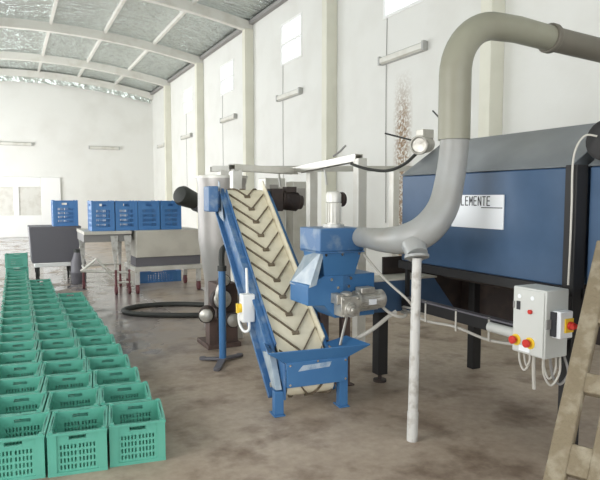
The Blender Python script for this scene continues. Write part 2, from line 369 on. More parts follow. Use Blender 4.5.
# ---------------------------------------------------------------- crates
def crate_mesh(W, D, H, name, m, rows=4, per=5, t=.012, handle=True):
    b = MB()
    def panel(o, u, nrm, width):
        mg = width * .19; gap = width * .05; half = (width - 2 * mg - gap) / 2; st = half / (per * 2 - 1)
        uc = [0]; hole_u = []
        for g in range(2):
            st0 = mg + g * (half + gap)
            for k in range(per):
                uc += [st0 + 2 * k * st, st0 + (2 * k + 1) * st]; hole_u.append(len(uc) - 2)
        uc.append(width)
        z0, z1 = H * .13, H * .76; rp = (z1 - z0) / rows; vc = [0]; hole_v = []
        for k in range(rows): vc += [z0 + k * rp, z0 + k * rp + rp * .68]; hole_v.append(len(vc) - 2)
        vc += [H * .82, H * .91, H]; hv = len(vc) - 3
        ho = {(i, j) for i in hole_u for j in hole_v}
        if handle: ho |= {(i, hv) for i in range(len(uc) - 1) if width * .355 < (uc[i] + uc[i + 1]) / 2 < width * .645}
        b.perf(o, u, (0, 0, 1), nrm, uc, vc, ho, t)
    w, d = W / 2 - .008, D / 2 - .008
    panel((-w, -d, 0), (1, 0, 0), (0, 1, 0), 2 * w); panel((-w, d, 0), (1, 0, 0), (0, -1, 0), 2 * w)
    panel((-w, -d + t, 0), (0, 1, 0), (1, 0, 0), 2 * (d - t)); panel((w, -d + t, 0), (0, 1, 0), (-1, 0, 0), 2 * (d - t))
    b.box(-w + t, w - t, -d + t, d - t, .004, .016)
    for sx in (-1, 1):                                  # ribbed corners, rim, bottom band
        for sy in (-1, 1):
            b.box(sx * W / 2, sx * (W / 2 - .05), sy * D / 2, sy * (D / 2 - .0085), 0.002, H - .012); b.box(sx * W / 2, sx * (W / 2 - .0085), sy * (D / 2 - .0085), sy * (D / 2 - .05), .002, H - .012)
            b.box(sx * (W / 2 - .006), sx * (W / 2 - .03), sy * (D / 2 - .006), sy * (D / 2 - .03), H - .002, H + .009)
    e = .004; k = .016
    for s in (-1, 1):
        b.box(-W / 2 - e, W / 2 + e, s * (D / 2 + e), s * (D / 2 - k), H - .013, H); b.box(s * (W / 2 + e), s * (W / 2 - k), -D / 2 + k, D / 2 - k, H - .013, H)
        b.box(-W / 2 - .001, W / 2 + .001, s * (D / 2 + .001), s * (D / 2 - .0085), 0, .02); b.box(s * (W / 2 + .001), s * (W / 2 - .0085), -D / 2 + .009, D / 2 - .009, 0, .02)
    return b.build(name, m, smooth=False)
ORD = ['first', 'second', 'third', 'fourth', 'fifth', 'sixth', 'seventh', 'eighth', 'ninth', 'tenth', 'eleventh', 'twelfth', 'thirteenth', 'fourteenth', 'fifteenth', 'sixteenth', 'seventeenth', 'eighteenth', 'nineteenth', 'twentieth', 'last']
proto = crate_mesh(.333, .398, .258, 'green_crate', 'green')
first = True
rc = random.Random(11)
for cname, x0, y0, n, yaw in (('left', .010, 3.85, 20, -9), ('middle', .356, 3.79, 17, -9), ('right', .702, 3.76, 13, -9)):
    for k in range(n):
        o = proto if first else proto.copy()
        if not first: COL.objects.link(o)
        first = False
        o.location = (x0 + .0045 * k + rc.uniform(-.003, .003), y0 + .418 * k + rc.uniform(-.003, .003), 0)
        o.rotation_euler = (0, 0, R(yaw * max(.3, 1 - k * .09) + rc.uniform(-.35, .35)))
        tag(o, 'empty green slotted crate, %s from the front in the %s column' % (ORD[k], cname), 'crate', 'green crates on the floor')
for k in range(2):
    o = proto.copy(); COL.objects.link(o); o.location = (.12, 12.75, .268 * k); o.rotation_euler = (0, 0, R(92 - 5 * k))
    tag(o, ('bottom' if k == 0 else 'top') + ' green crate of the small stack at the far end of the crate columns', 'crate', 'stacked green crates')

# ---------------------------------------------------------------- inclined chevron-belt conveyor
cv = thing('belt_conveyor', 'blue inclined conveyor with a cream chevron belt and a feed hopper', 'conveyor', (2.05, 3.85, 0), R(-5.2))
yA, zA, yB, zB, r = .14, .205, 1.90, 1.625, .10
ang = math.atan2(zB - zA, yB - yA); dv = Vector((0, math.cos(ang), math.sin(ang))); nv = Vector((0, -math.sin(ang), math.cos(ang)))
LEN = math.hypot(yB - yA, zB - zA); A = Vector((0, yA, zA)); B_ = Vector((0, yB, zB)); HW = .195
def belt_pt(s):
    """point and outward normal at distance s round the belt, s = 0 where the top run starts"""
    arc = math.pi * r; tot = 2 * LEN + 2 * arc; s %= tot
    if s < LEN: return A + dv * s + nv * r, nv
    s -= LEN
    if s < arc:
        a = s / r; n = nv * math.cos(a) + dv * math.sin(a); return B_ + n * r, n
    s -= arc
    if s < LEN: return B_ - dv * s - nv * r, -nv
    s -= LEN; a = s / r; n = -nv * math.cos(a) - dv * math.sin(a); return A + n * r, n
tot = 2 * LEN + 2 * math.pi * r
b = MB(); ns = 120; ring = []
for i in range(ns):
    p, n = belt_pt(tot * i / ns); q = p - n * .01
    ring.append([b.bm.verts.new((x, v.y, v.z)) for x, v in ((-HW, p), (HW, p), (HW, q), (-HW, q))])
for i in range(ns):
    for k in range(4): b.bm.faces.new((ring[i][k], ring[i][(k + 1) % 4], ring[(i + 1) % ns][(k + 1) % 4], ring[(i + 1) % ns][k]))
nchev = round(tot / .195); pitch = tot / nchev
for c in range(nchev):                                   # raised V cleats and their centre studs
    for sx in (-1, 1):
        rows = []
        for k in range(11):
            u = k / 10; s = c * pitch + .22 * u; x = sx * (.012 + .172 * u); row = []
            for ds, h in ((0, .001), (0, .016), (.018, .016), (.018, .001)):
                p, n = belt_pt(s + ds); v = p + n * h; row.append((x, v.y, v.z))
            rows.append(row)
        b.loft(rows, 1)
    p, n = belt_pt(c * pitch - .006); tdir = n.cross(Vector((1, 0, 0)))
    b.bar(p + Vector((-.03, 0, 0)) + n * .008, p + Vector((.03, 0, 0)) + n * .008, .03, .018, n, 1)
b.build('belt', ['belt', 'cleat'], cv, local=True)
def side_strip(x0, x1, lo, hi, s0, s1, pointed=0):
    P = lambda s, h: (A + dv * s + nv * h)
    pts = [P(s0, lo), P(s1, lo), P(s1 + pointed, hi), P(s0, hi)]
    return MB().prism([(p.y, p.z) for p in pts], 0, x0, x1)
for sx in (-1, 1):
    f = side_strip(sx * .215, sx * .245, -.13, .10, -.02, LEN + .06)
    f2 = [(A + dv * s + nv * h) for s, h in ((-.02, -.13), (LEN + .06, -.13), (LEN + .06, -.16), (-.02, -.16))]
    f.prism([(p.y, p.z) for p in f2], 0, sx * .215, sx * .29)
    f2 = [(A + dv * s + nv * h) for s, h in ((.3, .085), (LEN + .02, .085), (LEN + .02, .10), (.3, .10))]
    f.prism([(p.y, p.z) for p in f2], 0, sx * .245, sx * .275)
    f.build('side_frame', 'blue_worn' if sx < 0 else 'blue', cv, local=True, bevel=.004)
side_strip(.200, .214, .05, .165, .28, LEN - .02, .13).build('side_guide', 'belt', cv, local=True, bevel=.003)
side_strip(-.214, -.200, .05, .135, .28, LEN - .02, .02).build('side_guide', 'blue_worn', cv, local=True, bevel=.003)
for c, nm in ((A, 'tail_roller'), (B_, 'head_roller')):
    MB().cyl(c + Vector((-.19, 0, 0)), c + Vector((.19, 0, 0)), r - .012, n=24).cyl(c + Vector((-.30, 0, 0)), c + Vector((.30, 0, 0)), .02, n=12).build(nm, 'steel', cv, local=True)
# feed hopper: open flared tray over the tail of the belt
h = MB()
def quad(*p): h.bm.faces.new([h.bm.verts.new(v) for v in p])
fl, fr, bl, br = (-.215, .0, .405), (.285, .0, .405), (-.215, .34, .42), (.235, .30, .45)
tl, trr, tbl, tbr = (-.375, -.035, .505), (.47, -.035, .495), (-.30, .30, .505), (.41, .27, .50)
quad(fl, fr, trr, tl); quad(fr, br, tbr, trr); quad(bl, fl, tl, tbl)
h.bm.faces.ensure_lookup_table(); bmesh.ops.remove_doubles(h.bm, verts=h.bm.verts, dist=.0005)
ho = h.build('hopper', 'blue', cv, local=True, smooth=False)
so = ho.modifiers.new('solid', 'SOLIDIFY'); so.thickness = .008
MB().prism([(-.22, .212), (.29, .212), (.29, .405), (-.22, .405)], 1, -.012, .004).build('front_plate', 'blue', cv, local=True, bevel=.003)
for x, z in ((-.195, .236), (.265, .236), (-.195, .385), (.265, .385), (.03, .40)): MB().cyl((x, -.022, z), (x, -.011, z), .009, n=8).build('bolt', 'chrome', cv, local=True)
b = MB(); b.prism([(-.13, .333), (.13, .345), (.15, .385), (.0, .378), (-.09, .375)], 1, -.0145, -.0115)
lb = b.build('faded_patch', 'label', cv, local=True); lb['label'] = 'pale worn patch on the front plate'
MB().box(-.238, -.222, .0, .20, .12, .40).build('side_plate', 'blue_worn', cv, local=True, bevel=.003)
for sx, nm in ((-1, 'leg'), (1, 'leg')):
    x = -.275 if sx < 0 else .262
    b = MB().box(x - .035, x + .035, -.0, .07, .012, .36 if sx > 0 else .19).box(x - .045, x + .045, -.015, .11, 0, .012)
    b.build(nm, 'blue', cv, local=True, bevel=.004)
b = MB().prism([(.01, .20), (.10, .20), (.34, .42), (.17, .45)], 0, -.30, -.25)
pl = b.build('side_cover', 'film', cv, local=True, bevel=.003); pl['label'] = 'pale worn side cover beside the hopper'
# left head cover and bearing, right-hand gear motor
b = MB().box(-.40, -.30, 1.77, 2.02, 1.50, 1.76).box(-.30, -.27, 1.82, 1.98, 1.54, 1.71)
b.build('bearing_cover', 'blue_worn', cv, local=True, bevel=.01)
b = MB(); b.prism([(1.70, 1.40), (1.90, 1.46), (1.93, 1.82), (1.86, 1.80)], 0, -.268, -.262)
pl = b.build('splash_sheet', 'film', cv, local=True); pl['label'] = 'wrinkled clear sheet at the belt head'
gm = MB().box(.27, .40, 1.78, 2.0, 1.50, 1.74).lathe((.40, 1.88, 1.62), (1, 0, -.12), [(0, .06), (.01, .105), (.03, .105), (.035, .095), (.20, .095), (.21, .08), (.25, .075), (.26, .03)]).box(.45, .57, 1.82, 1.94, 1.70, 1.76)
for k in range(10):
    gm.lathe((.44 + .016 * k, 1.88, 1.615 - .0019 * k), (1, 0, -.12), [(0, .104), (.006, .104)])
gm.build('gear_motor', 'darkbrown', cv, local=True, bevel=.006)
MB().bar((.23, 1.62, 1.31), (.23, 1.62, .0), .05, .05).box(.17, .29, 1.56, 1.68, 0, .012).build('rear_leg', 'darkbrown', cv, local=True)
# white and yellow switch box on the left-hand side frame
sb = MB().box(-.36, -.25, .69, .80, .58, .82).build('switch_box', 'white', cv, local=True, bevel=.008)
MB().cyl((-.36, .745, .70), (-.385, .745, .70), .04, n=16).box(-.40, -.385, .725, .765, .66, .74).build('switch_knob', 'yellow', sb, local=True)
MB().tube([(-.3, .76, .82), (-.29, .80, .93), (-.27, .88, 1.02)], .012, 8, smooth=5).build('switch_cable', 'white', sb, local=True)
MB().tube([(-.30, .70, .58), (-.31, .68, .52), (-.34, .73, .50), (-.36, .80, .56), (-.36, .82, .66)], .012, 8, smooth=5).build('switch_cable', 'white', sb, local=True)

# blue post stand beside the conveyor
t = thing('post_stand', 'slim blue post on a dark splayed foot left of the conveyor', 'stand', (1.875, 5.45, 0))
MB().cyl((1.875, 5.45, .03), (1.875, 5.45, .93), .036, n=16).build('post', 'blue', t)
b = MB().cyl((1.875, 5.45, .92), (1.875, 5.45, .97), .045, n=16).tube([(1.875, 5.45, .96), (1.875, 5.46, 1.06), (1.90, 5.49, 1.13), (1.955, 5.52, 1.16)], .03, 10, smooth=5)
b.build('pipe_bend', 'rubber', t)
for p in ((1.72, 5.62), (1.73, 5.20), (2.10, 5.57)):
    MB().bar((1.875, 5.45, .035), (*p, .012), .07, .022).cyl((*p, 0), (*p, .03), .035, n=12).build('foot', 'grey_dark', t, bevel=.004)

# ---------------------------------------------------------------- crusher with screw conveyor
cr = thing('crusher', 'blue crusher with feed box, gear motor and brown legs beside the belt', 'machine', (2.5, 4.15, 0))
b = MB(); b.prism([(2.09, .79), (2.24, .78), (2.34, .67), (2.42, .67), (2.42, 1.02), (2.24, 1.02), (2.09, .95)], 1, 4.02, 4.34)
b.build('feed_chute', 'blue', cr, bevel=.006)
b = MB().loft([[(2.10, 4.01, .935), (2.16, 4.005, .955), (2.16, 4.34, .975), (2.085, 4.345, .93)], [(2.20, 4.005, 1.22), (2.23, 4.005, 1.22), (2.30, 4.34, 1.22), (2.26, 4.34, 1.22)]])
b.build('plastic_sheet', 'film', cr)
b = MB().loft([[(2.245, 4.03, 1.015), (2.53, 4.03, 1.015), (2.53, 4.33, 1.015), (2.245, 4.33, 1.015)], [(2.21, 4.0, 1.215), (2.58, 4.0, 1.215), (2.58, 4.34, 1.215), (2.21, 4.34, 1.215)]])
b.build('throat', 'blue', cr, bevel=.004)
MB().box(2.19, 2.60, 3.985, 4.36, 1.20, 1.215).box(2.19, 2.60, 4.0, 4.36, 1.215, 1.40).build('crusher_box', 'blue_worn', cr, bevel=.008)
MB().box(2.42, 2.74, 4.05, 4.36, .66, 1.015).build('base_box', 'blue', cr, bevel=.006)
for x in (2.24, 2.39, 2.55): MB().cyl((x, 3.99, 1.19), (x, 4.003, 1.19), .012, n=8).build('bolt', 'chrome', cr)
for x, z in ((2.30, .99), (2.48, .99), (2.36, .92), (2.46, .925)): MB().cyl((x, 4.005, z), (x, 4.06, z), .013, n=8).build('bolt', 'chrome', cr)
# vertical motor on top
b = MB().lathe((2.425, 4.2, 1.40), (0, 0, 1), [(0, .09), (.025, .09), (.026, .055), (.20, .055), (.21, .064), (.27, .064), (.29, .055), (.30, .03)])
for k in range(14):
    a = k * math.pi / 7; b.bar((2.425 + .058 * math.cos(a), 4.2 + .058 * math.sin(a), 1.44), (2.425 + .058 * math.cos(a), 4.2 + .058 * math.sin(a), 1.60), .006, .016, (math.cos(a), math.sin(a), 0))
b.build('upright_motor', 'galv', cr)
MB().lathe((2.485, 4.22, 1.63), (1, .2, 0), [(0, .04), (.012, .062), (.04, .062), (.05, .04)]).build('terminal_box', 'darkbrown', cr)
# worm gearbox and horizontal motor on the front
b = MB().box(2.33, 2.50, 3.90, 4.05, .70, .86).lathe((2.415, 3.905, .755), (0, -1, 0), [(0, .062), (.02, .062), (.022, .045), (.045, .045), (.047, .02), (.06, .02)]).lathe((2.415, 3.97, .86), (0, 0, 1), [(0, .05), (.02, .05), (.03, .03)]).box(2.30, 2.36, 3.92, 4.03, .80, .88).box(2.35, 2.48, 3.885, 3.905, .70, .72)
for x, z in ((2.35, .71), (2.48, .71), (2.35, .84), (2.48, .84)): b.cyl((x, 3.90, z), (x, 3.885, z), .012, n=8)
b.build('gearbox', 'alu', cr, bevel=.008)
b = MB().lathe((2.50, 3.97, .80), (1, 0, .03), [(0, .09), (.018, .09), (.02, .072), (.20, .072), (.21, .078), (.255, .078), (.27, .06), (.272, .02)])
for k in range(16):
    a = k * math.pi / 8; b.bar((2.53, 3.97 + .074 * math.cos(a), .80 + .074 * math.sin(a)), (2.70, 3.97 + .074 * math.cos(a), .805 + .074 * math.sin(a)), .006, .018, (0, math.cos(a), math.sin(a)))
mo = b.build('motor', 'alu', cr)
MB().box(2.53, 2.66, 3.92, 4.02, .865, .915).build('junction_box', 'alu', mo, bevel=.006)
MB().box(2.58, 2.65, 3.884, 3.892, .78, .825).build('rating_plate', 'sign', mo)
for x, y in ((2.385, 4.30), (2.60, 4.30)):
    MB().box(x - .04, x + .04, y - .03, y + .03, 0, .67).box(x - .07, x + .07, y - .06, y + .06, 0, .012).build('leg', 'brown', cr, bevel=.004)
MB().bar((2.46, 4.03, .68), (2.37, 3.99, .45), .012, .02).build('drain_lever', 'cable', cr)

sc = thing('screw_conveyor', 'low blue screw trough running from the crusher under the big machine', 'conveyor', (3.2, 4.2, 0))
b = MB(); b.prism([(2.745, .66), (3.66, .63), (3.42, .925), (2.745, .93)], 1, 4.10, 4.36)
b.build('trough', 'blue_dark', sc, bevel=.005)
MB().box(2.745, 3.44, 4.085, 4.375, .926, .94).build('cover_plate', 'cream', sc, bevel=.003)
MB().box(3.30, 3.62, 4.13, 4.33, .585, .63).build('outlet', 'cream', sc, bevel=.003)
b = MB().box(2.885, 2.985, 4.19, 4.29, .07, .645); b.build('leg', 'black', sc, bevel=.004)
MB().cyl((2.935, 4.24, .02), (2.935, 4.24, .075), .018, n=10).cyl((2.935, 4.24, 0), (2.935, 4.24, .02), .06, n=16).build('levelling_foot', 'darkbrown', sc)

# ---------------------------------------------------------------- big blue kneading machines
def lid_profile(x0, x1, xr, z, zr): return [(x0, z), (xr, zr), (x1, z)]
def machine(y0, y1, label, ox):
    t = thing('kneading_machine', label, 'machine', (ox + 3.55, (y0 + y1) / 2, 0), group='blue kneading machines')
    MB().prism([(ox + x, z) for x, z in ((3.05, 1.10), (4.05, 1.10), (4.05, 1.83), (3.05, 1.83))], 1, y0, y1).build('body', 'blue_dark', t, bevel=.01)
    MB().prism([(ox + x, z) for x, z in ((3.035, 1.832), (3.50, 2.14), (3.62, 2.14), (4.065, 1.832))], 1, y0 - .01, y1 + .01).build('lid', 'lid', t, bevel=.006)
    b = MB(); n = 12
    b.prism([(ox + 3.36, 1.10)] + [(ox + 3.67 + .31 * math.cos(a), 1.06 + .16 * math.sin(a)) for a in [math.pi + math.pi * k / n for k in range(n + 1)]] + [(ox + 3.98, 1.10)], 1, y0 + .06, y1 - .06)
    MB().box(ox + 4.0, ox + 4.03, y0 + .05, y1 + (.30 if y0 > 2 else -.02), .52, 1.10).build('dark_rear_fill', 'darkbrown', t)  # dark sheet added to fill the dark space below the body
    b.build('trough', 'darkbrown', t)
    for x in (3.02, 4.06):
        MB().box(ox + x, ox + x + .03, y0 - .0, y1 + .0, 1.035, 1.10).build('side_rail', 'black', t, bevel=.003)
    return t
m1 = machine(2.42, 4.10, 'long blue machine with slate lid and a white name sign', 0)
for x, y in ((3.03, 2.36), (3.98, 2.36), (3.98, 4.17)):
    MB().box(x - .05, x + .05, y - .04, y + .04, 0, 1.10 if x > 3.1 else 1.84).build('leg', 'black', m1, bevel=.004)
MB().box(3.06, 4.03, 4.385, 4.405, .80, 1.10).box(3.70, 4.03, 4.385, 4.405, .52, .80).build('dark_end_fill', 'darkbrown', m1)  # more dark sheet, put in to fill the dark area past the trough
sg = MB().box(3.040, 3.0485, 2.935, 3.455, 1.425, 1.665).build('sign_plate', 'sign', m1)
sg['label'] = 'white sign with black capital letters'
MB().box(3.0385, 3.0397, 2.945, 3.145, 1.571, 1.577).build('sign_rule', 'ink', sg)
# black capitals built from straight and curved strokes; u runs along the sign, v upwards
GL = {'C': [[(1, .86), (.78, 1), (.25, 1), (0, .78), (0, .22), (.25, 0), (.78, 0), (1, .14)]], 'L': [[(0, 1), (0, 0), (.9, 0)]],
      'E': [[(.95, 1), (0, 1), (0, 0), (.95, 0)], [(0, .52), (.8, .52)]], 'M': [[(0, 0), (0, 1), (.5, .35), (1, 1), (1, 0)]],
      'N': [[(0, 0), (0, 1), (1, 0), (1, 1)]], 'T': [[(0, 1), (1, 1)], [(.5, 1), (.5, 0)]]}
b = MB(); pit, lw, lh, sw = .0435, .027, .062, .0075
for k, ch in enumerate('CLEMENTE'):
    u0 = 3.062 + pit * (7 - k) + lw
    for st in GL[ch]:
        for (ua, va), (ub, vb) in zip(st, st[1:]):
            b.bar((3.0392, u0 - ua * lw, 1.59 + va * lh), (3.0392, u0 - ub * lw, 1.59 + vb * lh), sw, .0014, (1, 0, 0))
        for ua, va in st: b.cyl((3.0385, u0 - ua * lw, 1.59 + va * lh), (3.0399, u0 - ua * lw, 1.59 + va * lh), sw * .5, n=8)
b.build('lettering', 'ink', sg)
b = MB().lathe((3.33, 4.17, 2.115), (-.75, -.45, -.1), [(-.10, .05), (-.09, .075), (.06, .075), (.07, .085), (.12, .085), (.125, .07), (.105, .065), (.10, .0)])
b.box(3.30, 3.42, 4.14, 4.24, 2.17, 2.25); tm = b.build('drive_motor', 'alu', m1, bevel=.004); tm['label'] = 'small silver motor on the far end of the lid'
m2 = machine(.75, 2.31, 'blue machine at the right-hand edge, behind the wooden ladder', .03)
for x, y in ((4.0, .80), (3.1, .80)):
    MB().box(x - .05, x + .05, y - .05, y + .05, 0, 1.035).build('leg', 'black', m2, bevel=.004)
b = MB().lathe((3.16, 2.22, 1.97), (-1, -.1, .1), [(-.1, .10), (.0, .105), (.03, .12), (.09, .12), (.10, .10), (.10, .04)]).build('drive_motor', 'black', m2)
tag(MB().tube([(3.05, 2.25, 2.0), (3.0, 2.30, 2.0), (2.965, 2.335, 1.88), (2.963, 2.335, 1.6), (2.962, 2.335, 1.35), (2.95, 2.33, 1.13)], .006, 8, smooth=6).build('motor_cable', 'cable'), 'thin pale cable looping down the black post beside the machine', 'cable')

# rail under the big machine with a hung cable
t = thing('cable_rail', 'grey steel rail with hanging cable under the big blue machine', 'rail', (3.1, 3.4, 0))
MB().box(3.02, 3.07, 2.43, 4.05, .70, .785).build('rail', 'black', t, bevel=.003)
MB().box(3.015, 3.075, 2.43, 4.05, .785, .797).build('rail_lip', 'grey_dark', t)
for y in (2.5, 4.0): MB().box(3.03, 3.06, y - .015, y + .015, .797, 1.034).build('hanger', 'black', t)
b = MB()
pts = [(3.04, 4.05, .68), (3.04, 3.75, .635), (3.04, 3.4, .655), (3.04, 3.05, .63), (3.04, 2.75, .66), (2.95, 2.55, .70)]
MB().tube(pts, .011, 8, smooth=8).build('hanging_cable', 'cable', t)
for y in (3.72, 3.36, 3.02): MB().box(3.015, 3.0195, y - .008, y + .008, .63, .80).build('strap', 'cable', t)
MB().cyl((2.985, 2.62, .745), (2.985, 2.98, .745), .035, n=14).build('grey_sleeve', 'panel', t)

# ---------------------------------------------------------------- control box
t = thing('control_box', 'pale grey control box with red and yellow switches on the black post', 'control box', (2.8, 2.39, .72))
MB().box(2.70, 2.885, 2.27, 2.51, .725, 1.12).build('enclosure', 'panel', t, bevel=.006)
MB().box(2.885, 2.982, 2.325, 2.385, .80, 1.06).build('bracket', 'black', t)
MB().box(2.692, 2.70, 2.28, 2.50, .735, 1.11).build('front_door', 'panel', t, bevel=.003)
def on_front(y, z, rad, d, m, nm, n=16): return MB().cyl((2.692, y, z), (2.692 - d, y, z), rad, n=n).build(nm, m, t)
for y in (2.455, 2.36): on_front(y, 1.065, .013, .003, 'sign', 'label_disc')
MB().box(2.686, 2.692, 2.448, 2.472, .985, 1.035).build('rocker_switch', 'ink', t)
MB().box(2.688, 2.692, 2.49, 2.50, .99, 1.03).build('hinge', 'shelf', t)
on_front(2.37, .985, .013, .014, 'red', 'indicator_lamp')
for y in (2.478, 2.375):
    k = MB().cyl((2.692, y - .006, .80), (2.687, y - .006, .80), .034, n=24).build('emergency_switch', 'yellow', t)
    MB().lathe((2.687, y, .80), (-1, 0, 0), [(0, .014), (.012, .014), (.013, .024), (.028, .024), (.033, .018)]).build('red_button', 'red', k)
MB().box(2.689, 2.692, 2.37, 2.45, .742, .775).build('name_plate', 'sign', t)
# isolator on the right-hand face
MB().box(2.70, 2.735, 2.262, 2.27, .90, .955).build('rating_plate', 'shelf', t)
MB().box(2.735, 2.747, 2.235, 2.27, .86, 1.0).build('isolator_base', 'ink', t)
iso = MB().box(2.747, 2.85, 2.21, 2.27, .85, 1.005).build('isolator_housing', 'sign', t, bevel=.006)
MB().box(2.78, 2.845, 2.202, 2.21, .885, .965).build('isolator_plate', 'yellow', iso)
MB().lathe((2.815, 2.202, .925), (0, -1, 0), [(0, .024), (.015, .024), (.017, .018), (.03, .018)]).box(2.79, 2.84, 2.158, 2.18, .915, .935).build('isolator_knob', 'red', iso)
for (x0, y0, x1, y1, dz) in ((2.74, 2.49, 2.76, 2.43, .12), (2.76, 2.47, 2.75, 2.42, .09), (2.80, 2.36, 2.84, 2.31, .15), (2.83, 2.34, 2.86, 2.31, .10), (2.76, 2.33, 2.85, 2.29, .18)):
    MB().tube([(x0, y0, .73), (x0 + .005, y0, .73 - dz * .6), ((x0 + x1) / 2, (y0 + y1) / 2, .73 - dz), (x1, y1, .73 - dz * .6), (x1, y1, .73)], .0065, 8, smooth=6).build('looped_cable', 'cable', t)
MB().tube([(2.77, 2.41, .73), (2.775, 2.41, .62), (2.79, 2.415, .50)], .011, 8, smooth=5).build('looped_cable', 'cable', t)
MB().tube([(2.81, 2.33, .73), (2.83, 2.32, .60), (2.87, 2.30, .55), (2.90, 2.27, .62), (2.88, 2.29, .73)], .008, 8, smooth=6).build('looped_cable', 'shelf', t)

# ---------------------------------------------------------------- big grey pipe and its prop
t = thing('suction_pipe', 'thick grey plastic pipe curving down in front of the blue machine', 'pipe', (2.45, 3.1, 1.2))
up = [(2.742, 3.1, 2.06)]
arc = [(3.10 - .365 * math.cos(a), 3.1, 2.475 + .365 * math.sin(a)) for a in [R(90) * k / 12 for k in range(13)]]
MB().tube([(2.735, 3.1, 2.04), (2.735, 3.1, 2.25)] + arc + [(3.30, 3.1, 2.845), (3.62, 3.1, 2.825)], [.108] * 2 + [.108 - .014 * k / 12 for k in range(13)] + [.092, .09], 28).build('upper_bend', 'pvc', t)
MB().tube([(3.615, 3.1, 2.826), (3.66, 3.1, 2.823)], .108, 28).build('flange', 'pvc_dark', t, bevel=.006)
MB().tube([(3.66, 3.1, 2.823), (4.4, 3.1, 2.79), (5.87, 3.1, 2.72)], .089, 24).build('wall_run', 'pvc_dark', t)
MB().tube([(2.738, 3.1, 2.07), (2.737, 3.1, 1.97), (2.705, 3.1, 1.766), (2.65, 3.1, 1.58), (2.55, 3.13, 1.44), (2.475, 3.24, 1.365), (2.47, 3.5, 1.335), (2.545, 3.85, 1.325), (2.575, 4.06, 1.325)], [.097, .097, .099, .104, .110, .108, .092, .082, .08], 28, smooth=6).build('lower_bend', 'pvc_pale', t)
MB().cyl((2.455, 3.16, 1.33), (2.43, 3.09, 1.262), .085, .072, n=20).cyl((2.425, 3.09, 1.262), (2.423, 3.085, 1.245), .082, .082, n=20).build('end_cap', 'pvc_pale', t)
t = thing('prop_pole', 'white chipped upright pole propping the end of the grey pipe', 'pole', (2.405, 3.08, 0))
MB().cyl((2.405, 3.08, .17), (2.42, 3.08, 1.245), .034, .031, n=18).build('tube', 'white_dirty', t)
MB().cyl((2.402, 3.08, .0), (2.405, 3.08, .20), .037, .038, n=18).build('foot_sleeve', 'white_dirty', t)

# loose cables round the crusher
tag(MB().tube([(2.60, 4.02, 1.19), (2.74, 3.9, .98), (2.86, 3.75, .82), (2.94, 3.8, .74), (3.04, 4.06, .70)], .011, 8, smooth=8).build('sagging_cable', 'cable'), 'pale cable sagging from the crusher past the white pole', 'cable')
tag(MB().tube([(2.745, 4.0, .765), (2.80, 3.9, .69), (2.88, 3.85, .66), (2.96, 3.9, .67), (3.05, 4.08, .65)], .013, 8, smooth=8).build('motor_lead', 'cable'), 'grey lead running right from the crusher motor', 'cable')
tag(MB().tube([(2.46, 4.2, .36), (2.57, 4.05, .47), (2.68, 3.97, .56), (2.79, 3.93, .65), (2.86, 3.9, .70)], .018, 10, smooth=8).build('grey_hose', 'cable'), 'grey hose rising from the conveyor hopper towards the pole', 'hose')

# ---------------------------------------------------------------- overhead steel channel frame
t = thing('channel_frame', 'galvanised overhead channel on square posts behind the conveyor', 'frame', (3.2, 6.3, 0))
def channel(p0, p1, nm='channel'):
    b = MB(); b.bar(p0, p1, .10, .012); p0, p1 = Vector(p0), Vector(p1); d = (p1 - p0).normalized(); s = d.cross(Vector((0, 0, 1))).normalized() * .047
    for q in (-1, 1): b.bar(p0 + s * q + Vector((0, 0, -.035)), p1 + s * q + Vector((0, 0, -.035)), .008, .075)
    return b.build(nm, 'steel', t)
channel((2.30, 6.30, 2.02), (3.42, 6.95, 2.02)); channel((3.42, 6.95, 2.03), (3.50, 5.50, 2.12)); channel((2.45, 7.53, 2.06), (5.6, 7.3, 2.12))
for x, y, z in ((2.36, 6.34, 1.97), (3.50, 5.48, 2.075), (3.50, 6.62, 1.98), (2.62, 7.52, 2.02), (5.3, 7.32, 2.06)):
    MB().box(x - .055, x + .055, y - .055, y + .055, .0, z).build('post', 'galv', t, bevel=.004)
MB().bar((3.10, 6.78, 1.98), (3.13, 6.78, 1.78), .03, .02).build('drop_bracket', 'steel', t)
MB().bar((3.50, 6.30, 2.05), (3.54, 6.30, 1.80), .03, .02).build('drop_bracket', 'steel', t)
MB().tube([(3.46, 6.0, 2.13), (3.49, 5.9, 2.18), (3.54, 5.85, 2.25)], .012, 8).build('stub_rod', 'shelf', t)
tag(MB().tube([(3.45, 5.58, 2.02), (3.43, 5.40, 1.98), (3.46, 5.2, 1.94), (3.50, 4.95, 1.92), (3.45, 4.6, 1.97), (3.38, 4.3, 2.07)], .016, 8, smooth=8).build('black_cable', 'rubber'), 'thick black cable sagging from the steel channel to the lid motor', 'cable')
MB().cyl((3.18, 4.55, 2.245), (3.36, 4.20, 2.13), .008, n=8).build('tie_rod', 'rubber', m1)
MB().cyl((3.52, 3.9, 2.135), (3.70, 4.5, 2.48), .008, n=8).build('stay_rod', 'rubber', m1)
for k, (x, y, z0, z1, lb_) in enumerate(((3.55, 8.0, 0, 1.93, 'slim white cabinet behind the conveyor head'), (3.95, 7.9, 0, 1.88, 'white cabinet behind the crusher motor'))):
    t = thing('cabinet', lb_, 'cabinet', (x, y, 0))
    MB().box(x - .16, x + .16, y - .14, y + .14, 0, z1).build('body', 'galv', t, bevel=.01)
    MB().box(x - .10, x + .04, y - .148, y - .14, z1 - .36, z1 - .10).build('door', 'tank', t, bevel=.003)

